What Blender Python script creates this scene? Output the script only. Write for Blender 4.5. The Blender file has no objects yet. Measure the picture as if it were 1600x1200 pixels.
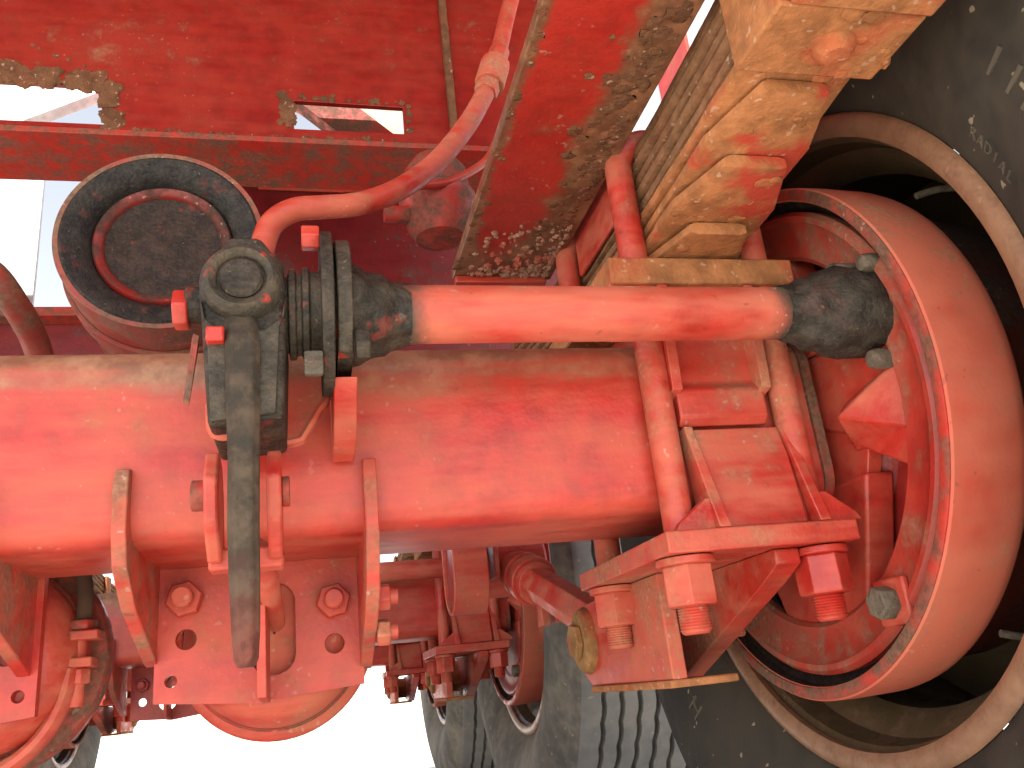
import bpy, math, random
from mathutils import Vector, Matrix, noise
from mathutils.geometry import tessellate_polygon
random.seed(7)
S = 0.001
sc = bpy.context.scene
col = sc.collection

# ---------------------------------------------------------------- camera
cam_d = bpy.data.cameras.new('camera')
cam = bpy.data.objects.new('camera', cam_d); col.objects.link(cam)
YAW, PITCH, ROLL = 0.255, 0.340, -0.110
cy, sy, cp, sp = math.cos(YAW), math.sin(YAW), math.cos(PITCH), math.sin(PITCH)
fw = Vector((sy*cp, cy*cp, sp)); rt = Vector((cy, -sy, 0)); up = rt.cross(fw)
r2 = math.cos(ROLL)*rt + math.sin(ROLL)*up; u2 = -math.sin(ROLL)*rt + math.cos(ROLL)*up
m = Matrix((r2, u2, -fw)).transposed().to_4x4()
m.translation = Vector((-0.3466, -0.7157, -0.1974))
cam.matrix_world = m
cam_d.sensor_width = 36.0
cam_d.lens = 1328.6/1600*36
cam_d.clip_start = 0.02; cam_d.clip_end = 60000
sc.camera = cam

# ---------------------------------------------------------------- light
SUN_EL, SUN_AZ = 58.0, 200.0            # azimuth measured clockwise from +Y: the sun stands behind the camera, a little left
w = bpy.data.worlds.new('World'); sc.world = w; w.use_nodes = True
nt = w.node_tree
bg = nt.nodes['Background']
sky = nt.nodes.new('ShaderNodeTexSky'); sky.sky_type = 'NISHITA'; sky.sun_disc = False
sky.sun_elevation = math.radians(SUN_EL); sky.sun_rotation = math.radians(SUN_AZ)
sky.dust_density = 0.5; sky.air_density = 1.0; sky.ozone_density = 0.6
bw = nt.nodes.new('ShaderNodeRGBToBW'); gain = nt.nodes.new('ShaderNodeMath'); gain.operation = 'MULTIPLY'; gain.inputs[1].default_value = 1.7
thin = nt.nodes.new('ShaderNodeMix'); thin.data_type = 'RGBA'; thin.inputs[0].default_value = .7       # thin even white cloud
nt.links.new(sky.outputs[0], bw.inputs[0]); nt.links.new(bw.outputs[0], gain.inputs[0])
nt.links.new(sky.outputs[0], thin.inputs[6]); nt.links.new(gain.outputs[0], thin.inputs[7])
nt.links.new(thin.outputs[2], bg.inputs[0]); bg.inputs[1].default_value = 0.15
sd = bpy.data.lights.new('sun', 'SUN'); sd.energy = 5.0; sd.angle = math.radians(0.5); sd.color = (1, .95, .87)
sun = bpy.data.objects.new('sun', sd); col.objects.link(sun)
az, el = math.radians(SUN_AZ), math.radians(SUN_EL)
dirv = Vector((math.sin(az)*math.cos(el), math.cos(az)*math.cos(el), math.sin(el)))
sun.rotation_euler = dirv.to_track_quat('Z', 'Y').to_euler(); sun.location = (0, 0, 5)
sc.view_settings.view_transform = 'Standard'; sc.view_settings.look = 'None'
sc.view_settings.gamma = 1; sc.view_settings.use_curve_mapping = False
sc.view_settings.exposure = 1.2
sc.cycles.max_bounces = 6; sc.cycles.diffuse_bounces = 3; sc.cycles.glossy_bounces = 2

# ---------------------------------------------------------------- materials
class NT:
    def __init__(s, name):
        s.m = bpy.data.materials.new(name); s.m.use_nodes = True
        s.t = s.m.node_tree; s.b = s.t.nodes['Principled BSDF']
        s.geo = s.t.nodes.new('ShaderNodeNewGeometry')
        s.pos = s.geo.outputs['Position']
    def link(s, a, b): s.t.links.new(a, b)
    def val(s, sock, v):
        if isinstance(v, (int, float)): sock.default_value = v
        elif isinstance(v, tuple): sock.default_value = v if len(v) == 4 or sock.type == 'VECTOR' else v + (1,)
        else: s.link(v, sock)
    def noise(s, scale, detail=5, rough=.55, vec=None, dist=0):
        n = s.t.nodes.new('ShaderNodeTexNoise'); n.inputs['Scale'].default_value = scale
        n.inputs['Detail'].default_value = detail; n.inputs['Roughness'].default_value = rough
        n.inputs['Distortion'].default_value = dist
        s.link(vec or s.pos, n.inputs['Vector']); return n.outputs[0]
    def voro(s, scale, feature='F1'):
        n = s.t.nodes.new('ShaderNodeTexVoronoi'); n.feature = feature; n.inputs['Scale'].default_value = scale
        s.link(s.pos, n.inputs['Vector']); return n.outputs[0]
    def stretch(s, v, off=(0, 0, 0)):
        n = s.t.nodes.new('ShaderNodeVectorMath'); n.operation = 'MULTIPLY'
        s.link(s.pos, n.inputs[0]); n.inputs[1].default_value = v; return n.outputs[0]
    def math(s, op, a, b=0.0, clamp=False):
        n = s.t.nodes.new('ShaderNodeMath'); n.operation = op; n.use_clamp = clamp
        s.val(n.inputs[0], a); s.val(n.inputs[1], b); return n.outputs[0]
    def ramp(s, f, lo, hi, a=0.0, b=1.0):
        n = s.t.nodes.new('ShaderNodeMapRange'); n.interpolation_type = 'SMOOTHSTEP'
        s.val(n.inputs[0], f); n.inputs[1].default_value = lo; n.inputs[2].default_value = hi
        n.inputs[3].default_value = a; n.inputs[4].default_value = b; return n.outputs[0]
    def mix(s, f, a, b):
        n = s.t.nodes.new('ShaderNodeMix'); n.data_type = 'RGBA'
        s.val(n.inputs[0], f); s.val(n.inputs[6], a); s.val(n.inputs[7], b); return n.outputs[2]
    def xyz(s, vec):
        n = s.t.nodes.new('ShaderNodeSeparateXYZ'); s.link(vec, n.inputs[0]); return n.outputs
    def bump(s, h, strength, dist):
        n = s.t.nodes.new('ShaderNodeBump'); n.inputs['Strength'].default_value = strength
        n.inputs['Distance'].default_value = dist; s.link(h, n.inputs['Height']); return n.outputs[0]
    def out(s, c, rough, normal=None, spec=.4, metal=0.0):
        s.val(s.b.inputs['Base Color'], c); s.val(s.b.inputs['Roughness'], rough)
        s.b.inputs['Specular IOR Level'].default_value = spec; s.val(s.b.inputs['Metallic'], metal)
        if normal: s.link(normal, s.b.inputs['Normal'])
        return s.m

RED = (0.50, 0.030, 0.020); SALMON = (0.57, 0.165, 0.093)
DUST = (0.38, 0.21, 0.115); MUD = (0.36, 0.152, 0.060); GREASE = (0.034, 0.029, 0.020); GREASE2 = (.085, .064, .042)

def paint(name, film=.35, dust=.35, top=.5, flecks=.5, red=RED, bumpy=.25, dustcol=DUST, mask=None, mask_col=None, wp=.5, cover=0.0):
    """red gloss paint under road dust: a pale film, settled dust, crumbs and chips"""
    k = NT(name)
    big = k.noise(7, 3, .6); mid = k.noise(38, 4, .65); fine = k.noise(210, 2, .6)
    wipe = k.noise(30, 3, .6, k.stretch((.3, 1, 1.6)))
    base = k.mix(k.ramp(mid, .35, .7), red, tuple(c*.72 for c in red))
    f = k.math('MULTIPLY', k.ramp(k.math('ADD', k.math('MULTIPLY', big, 1-wp), k.math('MULTIPLY', wipe, wp)), .34-cover, .64-cover), film, True)
    c = k.mix(f, base, SALMON)
    nz = k.xyz(k.geo.outputs['Normal'])[2]
    d = k.math('ADD', k.math('ADD', k.math('MULTIPLY', big, .45), k.math('MULTIPLY', mid, .55)), k.math('MULTIPLY', nz, .16*top))
    dm = k.math('MULTIPLY', k.ramp(d, .60-.28*dust, .78-.2*dust), min(1, .45+dust*.7), True)
    dc = k.mix(k.ramp(fine, .3, .7), tuple(c*.7 for c in dustcol), tuple(min(1, c*1.25) for c in dustcol))
    if mask:
        g = mask(k, big, mid)
        c = k.mix(g, c, k.mix(k.ramp(mid, .38, .68), mask_col, tuple(min(1, q*2.1) for q in mask_col)))
        dm = k.math('MULTIPLY', dm, k.math('SUBTRACT', 1.0, k.math('MULTIPLY', g, .6)))
    c = k.mix(dm, c, dc)
    fl = k.math('MULTIPLY', k.ramp(k.noise(150, 1, .5), .69, .73), k.ramp(big, .46, .58))
    c = k.mix(k.math('MULTIPLY', fl, flecks), c, (.55, .36, .28))
    dk = k.math('MULTIPLY', k.ramp(k.noise(95, 2, .6), .68, .72), k.ramp(big, .54, .44))
    c = k.mix(k.math('MULTIPLY', dk, flecks*.9), c, (.08, .045, .026))
    rough = k.ramp(k.math('ADD', dm, f), 0, 1, .33, .85)
    h = k.math('ADD', k.math('MULTIPLY', mid, .6), k.math('MULTIPLY', fine, .35))
    return k.out(c, rough, k.bump(h, bumpy, .004), .45)

def mud_mat(name, patch=.6, thick=.5, colr=MUD, crack=.12, patchcol=(.47, .06, .035), lo=.50):
    k = NT(name)
    mid = k.noise(46, 4, .65); fine = k.noise(240, 2, .6); pt = k.noise(17, 3, .55)
    c = k.mix(k.ramp(mid, .3, .7), tuple(x*.78 for x in colr), tuple(min(1, x*1.35) for x in colr))
    c = k.mix(k.math('MULTIPLY', k.ramp(pt, lo, lo+.14), patch), c, patchcol)
    h = k.math('ADD', k.math('MULTIPLY', mid, .8), k.math('MULTIPLY', fine, .4))
    if crack > 0:
        cr = k.math('MULTIPLY', k.math('MULTIPLY', k.ramp(k.voro(38, 'DISTANCE_TO_EDGE'), 0.0, .03, 1, 0), k.ramp(pt, .56, .5)), crack)
        c = k.mix(cr, c, (.07, .03, .015)); h = k.math('SUBTRACT', h, cr)
    c = k.mix(k.math('MULTIPLY', k.ramp(k.noise(140, 1), .68, .72), .5), c, (.55, .38, .26))
    return k.out(c, .9, k.bump(h, thick, .006), .2)

def grease_mat(name, spots=.5, tint=GREASE, hi=GREASE2):
    k = NT(name)
    mid = k.noise(52, 4, .65); fine = k.noise(270, 2, .6)
    c = k.mix(k.ramp(mid, .35, .7), tint, hi)
    c = k.mix(k.math('MULTIPLY', k.ramp(k.noise(30, 3, .6), .60, .66), spots), c, (.36, .04, .025))
    c = k.mix(k.math('MULTIPLY', k.ramp(k.noise(210, 1), .73, .76), .35), c, (.25, .18, .12))
    h = k.math('ADD', mid, k.math('MULTIPLY', fine, .45))
    return k.out(c, k.ramp(fine, .3, .7, .5, .85), k.bump(h, .6, .005), .35)

def rubber_mat(name, tint=(.028, .027, .024), dustc=(.085, .070, .048), amount=.6):
    k = NT(name)
    big = k.noise(5, 4, .6); mid = k.noise(40, 3, .6)
    c = k.mix(k.math('MULTIPLY', k.ramp(k.math('ADD', k.math('MULTIPLY', big, .7), k.math('MULTIPLY', mid, .3)), .34, .66), amount), tint, dustc)
    c = k.mix(k.math('MULTIPLY', k.ramp(k.noise(90, 1), .72, .75), .7), c, (.35, .3, .2))
    return k.out(c, k.ramp(mid, .3, .7, .7, .95), k.bump(k.noise(150, 3), .2, .002), .22)

def cam_grease(k, big, mid):
    x = k.xyz(k.pos)[0]
    a = k.ramp(x, -.30, -.225, 1, 0); b = k.ramp(x, -.01, .04, 0, 1)
    return k.ramp(k.math('ADD', k.math('ADD', a, b, True), k.math('MULTIPLY', k.math('SUBTRACT', mid, .5), .9)), .22, .85)
def beam_dust(k, big, mid):
    z = k.xyz(k.pos)[2]
    x = k.xyz(k.pos)[0]
    q = k.math('ADD', k.math('ADD', k.ramp(z, .0, .085, 0, .95), k.ramp(x, -.36, -.46, 0, .22)), k.math('MULTIPLY', k.math('SUBTRACT', k.noise(22, 4, .6, k.stretch((.22, 1, 1.5))), .5), 1.6))
    return k.ramp(q, .35, .95, 0, .85)
def rail_mud(k, big, mid):
    x = k.xyz(k.pos)[0]; y = k.xyz(k.pos)[1]
    a = k.ramp(x, -.178, -.155, .75, 0); b = k.ramp(x, -.135, -.075, 0, .95); e = k.ramp(y, .0, .14, 0, .7)
    q = k.math('ADD', k.math('ADD', a, b), e, True)
    return k.ramp(k.math('ADD', q, k.math('MULTIPLY', k.math('SUBTRACT', k.math('ADD', k.math('MULTIPLY', mid, .6), k.math('MULTIPLY', big, .4)), .5), 1.6)), .3, .75)

M = {}
M['beam'] = paint('dusty red axle paint', film=.48, dust=.24, top=1.0, flecks=.25, bumpy=.18, mask=beam_dust, mask_col=(.17, .10, .055))
M['red'] = paint('red paint', film=.42, dust=.24, top=.6, flecks=.25)
M['red_pale'] = paint('pale dusted red paint', film=.75, dust=.32, top=.4, flecks=.4)
M['red_grime'] = paint('grimy red bracket paint', film=.6, dust=.62, top=.1, flecks=.5, dustcol=(.27, .145, .085))
M['ring'] = paint('brown dusted brake paint', film=.35, dust=.6, top=.2, flecks=.4, dustcol=(.27, .14, .08), red=(.40, .03, .02), wp=.2)
M['drum'] = paint('dusted drum paint', film=.8, dust=.42, top=.2, flecks=.35, bumpy=.12, wp=.12, cover=.14)
M['red_deep'] = paint('deep red frame paint', film=.12, dust=.22, top=.4, red=(.31, .016, .015), flecks=.7)
M['web'] = paint('crossmember paint', film=.12, dust=.14, top=.3, red=(.28, .013, .009), flecks=.22, bumpy=.1)
M['flange'] = paint('muddy frame paint', film=.1, dust=.12, top=0, red=(.40, .020, .014), flecks=.35, bumpy=.45, mask=rail_mud, mask_col=(.14, .066, .034))
M['clamp'] = paint('muddy red clamp paint', film=.75, dust=.5, top=.3, bumpy=.35, dustcol=(.40, .205, .11))
M['cam'] = paint('camshaft paint', cover=.03, film=.85, dust=.25, top=.2, flecks=.5, bumpy=.2, mask=cam_grease, mask_col=GREASE)
M['brown'] = paint('brown dusted red paint', film=.1, dust=.95, top=.3, dustcol=(.15, .08, .048), flecks=.4)
M['mud'] = mud_mat('orange road mud', patch=.4, crack=0, thick=.4)
M['mud_red'] = mud_mat('orange mud rubbed through to red', patch=.95, crack=0, thick=.35, lo=.47)
M['mud_plain'] = mud_mat('caked brown mud', patch=.1, colr=(.15, .072, .037), thick=.8, crack=0)
M['leaf_mud'] = mud_mat('mud on spring leaf', patch=.05, colr=(.22, .115, .058), crack=0)
M['yellow_mud'] = mud_mat('ochre mud', patch=.5, colr=(.28, .155, .06), crack=0)
M['crumbs'] = mud_mat('pale mud crumbs', patch=.6, colr=(.34, .19, .13), crack=0)
M['grease'] = grease_mat('old grease', spots=.3, tint=(.020, .016, .011), hi=(.062, .046, .030))
M['grease_red'] = grease_mat('greasy red paint', spots=.95)
M['grease_soft'] = grease_mat('thick grease', spots=.05, tint=(.022, .019, .014), hi=(.056, .046, .033))
k = NT('greasy arm, dusty red below')
am = k.noise(55, 4, .65)
ac = k.mix(k.ramp(am, .35, .7), (.034, .027, .018), (.095, .066, .043))
az_ = k.ramp(k.math('ADD', k.xyz(k.pos)[2], k.math('MULTIPLY', k.math('SUBTRACT', am, .5), .12)), -.10, -.175, 0, .8)
ac = k.mix(az_, ac, k.mix(k.ramp(am, .4, .6), (.12, .032, .022), (.22, .05, .034)))
M['arm_dirt'] = k.out(ac, .72, k.bump(am, .5, .004), .3)
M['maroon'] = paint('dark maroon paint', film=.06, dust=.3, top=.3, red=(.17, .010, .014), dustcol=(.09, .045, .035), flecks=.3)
M['drum_shaded'] = paint('drum paint darkened for shade', film=0, dust=.7, red=(.10, .018, .012), dustcol=(.05, .03, .02), flecks=.2)  # drum body's fall into shade is painted in as a darker colour
M['soot'] = grease_mat('brake dust', spots=0, tint=(.012, .010, .009), hi=(.03, .02, .015))
M['redspot'] = paint('fresh red paint', film=.3, dust=.25, flecks=.4)
M['rubber_skylit'] = rubber_mat('dusty tyre rubber with sky light painted in', tint=(.09, .088, .078), dustc=(.26, .235, .185), amount=.95)  # far tyres: brightness from the sky painted in as paler rubber
M['rubber'] = rubber_mat('dusty tyre rubber')
M['tread'] = rubber_mat('worn tread rubber', tint=(.17, .172, .168), dustc=(.30, .285, .25), amount=.7)
M['letter'] = rubber_mat('raised tyre lettering', tint=(.075, .070, .055), dustc=(.15, .125, .085), amount=.7)
M['rim_in'] = paint('rim barrel paint', film=.0, dust=.5, red=(.085, .062, .032), dustcol=(.13, .075, .036), flecks=.1)
M['flange_edge'] = paint('pale rim flange', film=.0, dust=.5, red=(.30, .165, .095), dustcol=(.24, .115, .06), flecks=.2)
M['black'] = grease_mat('black tank ring', spots=.12, tint=(.014, .013, .012), hi=(.04, .034, .027))
M['tank'] = paint('tank paint', film=.3, dust=.9, top=.3, red=(.30, .03, .02), dustcol=(.19, .11, .068))
M['tankhead'] = grease_mat('dirty tank head', spots=.3, tint=(.022, .014, .010), hi=(.05, .03, .02))
M['headrim'] = paint('dirty red head rim', film=.05, dust=.8, top=.5, red=(.26, .018, .014), dustcol=(.05, .03, .02))
M['wire'] = rubber_mat('dusty cable', tint=(.07, .045, .03), dustc=(.16, .10, .06))
M['steel'] = grease_mat('dirty steel', spots=.05, tint=(.08, .068, .05), hi=(.16, .13, .09))
M['beige'] = paint('beige structure paint', film=0, dust=.4, red=(.50, .42, .31), dustcol=(.42, .32, .22), flecks=.2)
M['white'] = paint('white structure paint', film=0, dust=.1, red=(.8, .79, .8), dustcol=(.6, .58, .55), flecks=.2)
k = NT('pale dusty concrete')
gm = k.mix(k.ramp(k.noise(1.2, 6, .6), .3, .7), (.60, .55, .48), (.72, .68, .61))
gm = k.mix(k.math('MULTIPLY', k.ramp(k.noise(60, 3), .55, .75), .4), gm, (.45, .40, .34))
M['ground'] = k.out(gm, .92, k.bump(k.noise(80, 6), .3, .01), .2)

# ---------------------------------------------------------------- mesh helpers (millimetres in, metres out)
class MB:
    def __init__(s): s.v = []; s.f = []
    def add(s, vs, fs):
        o = len(s.v); s.v += [tuple(p) for p in vs]; s.f += [tuple(i+o for i in q) for q in fs]; return s
    def box(s, x0, x1, y0, y1, z0, z1):
        v = [(x, y, z) for z in (z0, z1) for y in (y0, y1) for x in (x0, x1)]
        return s.add(v, [(0, 2, 3, 1), (4, 5, 7, 6), (0, 1, 5, 4), (2, 6, 7, 3), (0, 4, 6, 2), (1, 3, 7, 5)])
    def prism(s, ax, loops, d0, d1):
        """loops: outer + hole outlines in the two other axes (in x,y,z order), extruded along ax"""
        def P(u, v, d): return {'x': (d, u, v), 'y': (u, d, v), 'z': (u, v, d)}[ax]
        if not isinstance(loops[0][0], (tuple, list)): loops = [loops]
        flat = [p for l in loops for p in l]; n = len(flat)
        def area(l): return sum(a[0]*b[1]-b[0]*a[1] for a, b in zip(l, l[1:]+l[:1]))
        tris = tessellate_polygon([[Vector((p[0], p[1], 0)) for p in l] for l in loops])
        vs = [P(p[0], p[1], d0) for p in flat] + [P(p[0], p[1], d1) for p in flat]
        fs = []
        for t in tris:
            a, b, c = [flat[i] for i in t]
            cr = (b[0]-a[0])*(c[1]-a[1])-(b[1]-a[1])*(c[0]-a[0])
            if cr < 0: t = t[::-1]
            fs.append(tuple(i+n for i in t)); fs.append(tuple(t[::-1]))
        o = 0
        for li, l in enumerate(loops):
            L = len(l); ccw = (area(l) > 0) == (li == 0)
            for i in range(L):
                a, b = o+i, o+(i+1) % L
                fs.append((a, b, b+n, a+n) if ccw else (b, a, a+n, b+n))
            o += L
        if (ax == 'y') != (d1 < d0): fs = [q[::-1] for q in fs]
        return s.add(vs, fs)
    def rings(s, rings, close=True, caps=True):
        n = len(rings[0]); vs = [p for r in rings for p in r]; fs = []
        for j in range(len(rings)-1):
            for i in range(n):
                a, b = j*n+i, j*n+(i+1) % n
                fs.append((a, b, b+n, a+n))
        if caps: fs.append(tuple(range(n))[::-1]); fs.append(tuple(range((len(rings)-1)*n, len(rings)*n)))
        return s.add(vs, fs)
    def tube(s, path, r, n=12, sub=6, caps=True, flat=None):
        pts = spline(path, sub) if sub > 1 else [Vector(p) for p in path]
        rad = r if isinstance(r, (list, tuple)) else None
        rs = []; prev = None
        for i, p in enumerate(pts):
            t = (pts[min(i+1, len(pts)-1)]-pts[max(i-1, 0)]).normalized()
            if prev is None:
                a = Vector((0, 0, 1)) if abs(t.z) < .9 else Vector((0, 1, 0))
                u = t.cross(a).normalized()
            else: u = (prev - t*prev.dot(t)).normalized()
            prev = u; v = t.cross(u)
            if rad: q = i/(len(pts)-1)*(len(rad)-1); j = min(int(q), len(rad)-2); rr = rad[j]+(rad[j+1]-rad[j])*(q-j)
            else: rr = r
            fx = flat or 1
            rs.append([p+(u*math.cos(2*math.pi*k/n)*rr+v*math.sin(2*math.pi*k/n)*rr*fx) for k in range(n)])
        return s.rings(rs, caps=caps)
    def lathe(s, ax, c, prof, n=48, caps=False, jit=None, closed=False):
        """profile of (along, radius) pairs turned about an axis through c"""
        rs = []
        for pi, (a, r) in enumerate(prof):
            ring = []
            for k in range(n):
                t = 2*math.pi*k/n; aa = a + (jit(pi, k) if jit else 0)
                x, y = r*math.cos(t), r*math.sin(t)
                ring.append({'x': (c[0]+aa, c[1]+x, c[2]+y), 'y': (c[0]+y, c[1]+aa, c[2]+x), 'z': (c[0]+x, c[1]+y, c[2]+aa)}[ax])
            rs.append(ring)
        if closed: rs.append(rs[0])
        return s.rings(rs, caps=caps)
    def cyl(s, ax, c, a0, a1, r, n=24): return s.lathe(ax, c, [(a0, r), (a1, r)], n, True)
    def hexa(s, ax, c, a0, a1, r, rot=0):
        rs = []
        for a, q in ((a0, .93), (a0+1.5*(1 if a1 > a0 else -1), 1), (a1-1.5*(1 if a1 > a0 else -1), 1), (a1, .93)):
            ring = []
            for k in range(6):
                t = math.pi/3*k+rot; x, y = r*q*math.cos(t), r*q*math.sin(t)
                ring.append({'x': (c[0]+a, c[1]+x, c[2]+y), 'y': (c[0]+y, c[1]+a, c[2]+x), 'z': (c[0]+x, c[1]+y, c[2]+a)}[ax])
            rs.append(ring)
        return s.rings(rs)
    def blob(s, c, r, amp=.3, seed=0, squash=(1, 1, 1), nu=10, nv=7):
        rs = []
        for j in range(nv+1):
            ph = math.pi*(j+.001)/(nv+.002); ring = []
            for i in range(nu):
                t = 2*math.pi*i/nu
                d = Vector((math.sin(ph)*math.cos(t), math.sin(ph)*math.sin(t), math.cos(ph)))
                q = r*(1+amp*noise.noise(d*1.6+Vector((seed*3.7, seed*1.3, 0))))
                ring.append((c[0]+d.x*q*squash[0], c[1]+d.y*q*squash[1], c[2]+d.z*q*squash[2]))
            rs.append(ring)
        return s.rings(rs[::-1])
    def build(s, name, mat, parent=None, bevel=1.2, smooth=35, base=None, seg=2):
        o0 = base if base is not None else base_of(parent)
        me = bpy.data.meshes.new(name)
        me.from_pydata([((p[0]-o0[0])*S, (p[1]-o0[1])*S, (p[2]-o0[2])*S) for p in s.v], [], s.f)
        me.validate(); me.update()
        import bmesh
        bm = bmesh.new(); bm.from_mesh(me); bmesh.ops.recalc_face_normals(bm, faces=bm.faces); bm.to_mesh(me); bm.free()
        for p in me.polygons: p.use_smooth = True
        me.set_sharp_from_angle(angle=math.radians(smooth))
        me.materials.append(M[mat])
        ob = bpy.data.objects.new(name, me); col.objects.link(ob)
        if parent: ob.parent = parent; ob['_b'] = list(o0)
        else: ob.location = Vector(o0)*S; ob['_b'] = list(o0)
        if bevel:
            b = ob.modifiers.new('bevel', 'BEVEL'); b.width = bevel*S; b.segments = seg; b.limit_method = 'ANGLE'
            b.angle_limit = math.radians(40); b.use_clamp_overlap = True
        return ob
def base_of(p): return tuple(p['_b']) if p is not None else (0, 0, 0)
def spline(pts, sub):
    P = [Vector(p) for p in pts]; P = [P[0]*2-P[1]] + P + [P[-1]*2-P[-2]]; out = []
    for i in range(1, len(P)-2):
        a, b, c, d = P[i-1:i+3]
        for k in range(sub):
            t = k/sub
            out.append(.5*((2*b)+(c-a)*t+(2*a-5*b+4*c-d)*t*t+(3*b-a-3*c+d)*t**3))
    out.append(P[-2]); return out
def circ(u, v, r, n=24, a0=0, a1=2*math.pi): return [(u+r*math.cos(a0+(a1-a0)*i/n), v+r*math.sin(a0+(a1-a0)*i/n)) for i in range(n)]
def rrect(u0, u1, v0, v1, r, n=6):
    out = []
    for cu, cv, a in ((u1-r, v1-r, 0), (u0+r, v1-r, .5), (u0+r, v0+r, 1), (u1-r, v0+r, 1.5)):
        out += [(cu+r*math.cos(math.pi*(a+.5*i/n)), cv+r*math.sin(math.pi*(a+.5*i/n))) for i in range(n+1)]
    return out
def thing(name, loc, label, cat, group=None):
    o = bpy.data.objects.new(name, None); col.objects.link(o); o.location = Vector(loc)*S; o['_b'] = list(loc)
    o.empty_display_size = .03
    o['label'] = label; o['category'] = cat
    if group: o['group'] = group
    return o
def tag(o, label, cat, group=None):
    o['label'] = label; o['category'] = cat
    if group: o['group'] = group
    return o
def structure(o): o['kind'] = 'structure'; return o
def kids(o): return [c for c in bpy.data.objects if c.parent == o]
def copy_tree(o, parent=None, skip=()):
    c = o.copy(); col.objects.link(c)
    if parent: c.parent = parent
    for ch in KIDS.get(o.name, []):
        if ch.name.split('.')[0] not in skip: copy_tree(ch, c, skip)
    return c

# ---------------------------------------------------------------- ground
g = MB(); N = 24
g.add([(-2e7, -2e7, -525), (2e7, -2e7, -525), (2e7, 4e7, -525), (-2e7, 4e7, -525)], [(0, 1, 2, 3)])
structure(g.build('ground', 'ground', None, bevel=0))

X0 = -513.0                                        # centre plane of the trailer
# ---------------------------------------------------------------- axle beam with everything welded to it
ax = thing('axle_beam', (X0, 0, -75), 'square dusty red axle beam across the middle of the photo', 'axle')
MB().prism('x', rrect(-75, 75, -75, 75, 21, 8), -1114, 88).build('beam', 'beam', ax, bevel=0, smooth=30)
weld = MB(); weld.prism('x', [rrect(-79, 79, -79, 79, 30, 8), rrect(-66, 66, -66, 66, 22, 8)], 88, 97)
weld.build('end_collar', 'brown', ax, bevel=2)

def chamber_bracket(parent, mir=False):
    fx = (lambda x: 2*X0-x) if mir else (lambda x: x)
    def span(a, b): return (min(fx(a), fx(b)), max(fx(a), fx(b)))
    def pl(l): return [(fx(u), v) for u, v in l]
    plate = MB()
    outer = [(-470, -70), (-302, -70), (-302, -182), (-380, -187), (-386, -189), (-470, -181)]
    slot = rrect(-395, -358, -168, -92, 17, 6)
    plate.prism('y', [pl(outer), pl(slot), pl(circ(-446, -133, 8.5, 20)), pl(circ(-326, -147, 8.5, 20)), pl(circ(-457, -165, 5.0, 16))], 58, 68)
    br = plate.build('chamber_bracket', 'red', parent, bevel=0)
    for gx, prof in ((-478, [(-75, -22), (-84, -24), (-88, -34), (-88, -70), (-80, -92), (-40, -118), (56, -150), (68, -152), (68, -70), (-60, -70)]),
                     (-305, [(-75, -22), (-86, -24), (-90, -34), (-90, -84), (-70, -118), (-30, -140), (56, -168), (68, -170), (68, -70), (-60, -70)])):
        a, b = span(gx, gx+10); a, b = (a-13*mir, b-13*mir)
        MB().prism('x', prof, a, b).build('gusset', 'red_grime', br, bevel=1)
    rib = MB(); a, b = span(-386, -379); rib.prism('x', [(57, -92), (-20, -118), (-10, -186), (57, -189)], a, b)
    rib.build('stop_rib', 'red', br, bevel=.8)
    for nx, nz in ((-447, -101), (-326, -112)):
        st = MB(); st.hexa('y', (fx(nx), 0, nz), 58, 44, 15, .3); st.build('nut', 'red', br, bevel=.6)
        st = MB(); st.lathe('y', (fx(nx), 0, nz), [(46, 8.5), (30, 8.5), (28, 7)], 20, True); st.build('stud', 'red_pale', br, bevel=.5)
    if not mir:
        for y, z in ((-18, -120), (-4, -146)):
            MB().hexa('x', (0, y, z), -294.6, -284, 11, .3).build('side_nut', 'clamp', br, bevel=.8)
            MB().lathe('x', (0, y, z), [(-285, 6.5), (-278, 6), (-277, 4)], 14, True).build('side_stud', 'red_pale', br, bevel=0)
    return br
chamber_bracket(ax); chamber_bracket(ax, True)

# camshaft support plate welded to the beam
cs = MB(); CY, CZ = -157, 62
prof = circ(CY, CZ, 52, 20, math.radians(-60), math.radians(215))
prof += [(-190, 20), (-110, 22), (-96, 30), (-100, 40)]
cs.prism('x', prof, -324, -314)
sp_ = cs.build('camshaft_support', 'grease_red', ax, bevel=1)
MB().prism('x', [(-170, 10), (-128, -20), (-84, -26), (-74, 30), (-90, 40)], -327, -311).build('support_foot', 'red_pale', sp_, bevel=1)

# ---------------------------------------------------------------- spring seat on top of the beam
ss = thing('spring_perch', (0, 0, 76), 'thick muddy plate seat under the leaf spring on the axle', 'spring seat')
MB().box(-90, 86, -104, 104, 116, 141).build('seat_plate', 'mud', ss, bevel=2)
q = MB(); q.prism('x', [(-79, 116), (79, 116), (79, 76), (60, 78), (-60, 78), (-79, 60), (-79, -4), (-85, -10), (-92, -2), (-92, 22), (-84, 30), (-84, 116)], -43, 38)
q.build('saddle', 'red', ss, bevel=2)
for x in (-49, 33): MB().prism('x', [(-80, 115), (-104, 115), (-99, 20), (-84, 16), (-80, 16)], x, x+9).build('rib', 'clamp', ss, bevel=1.2)

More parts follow.
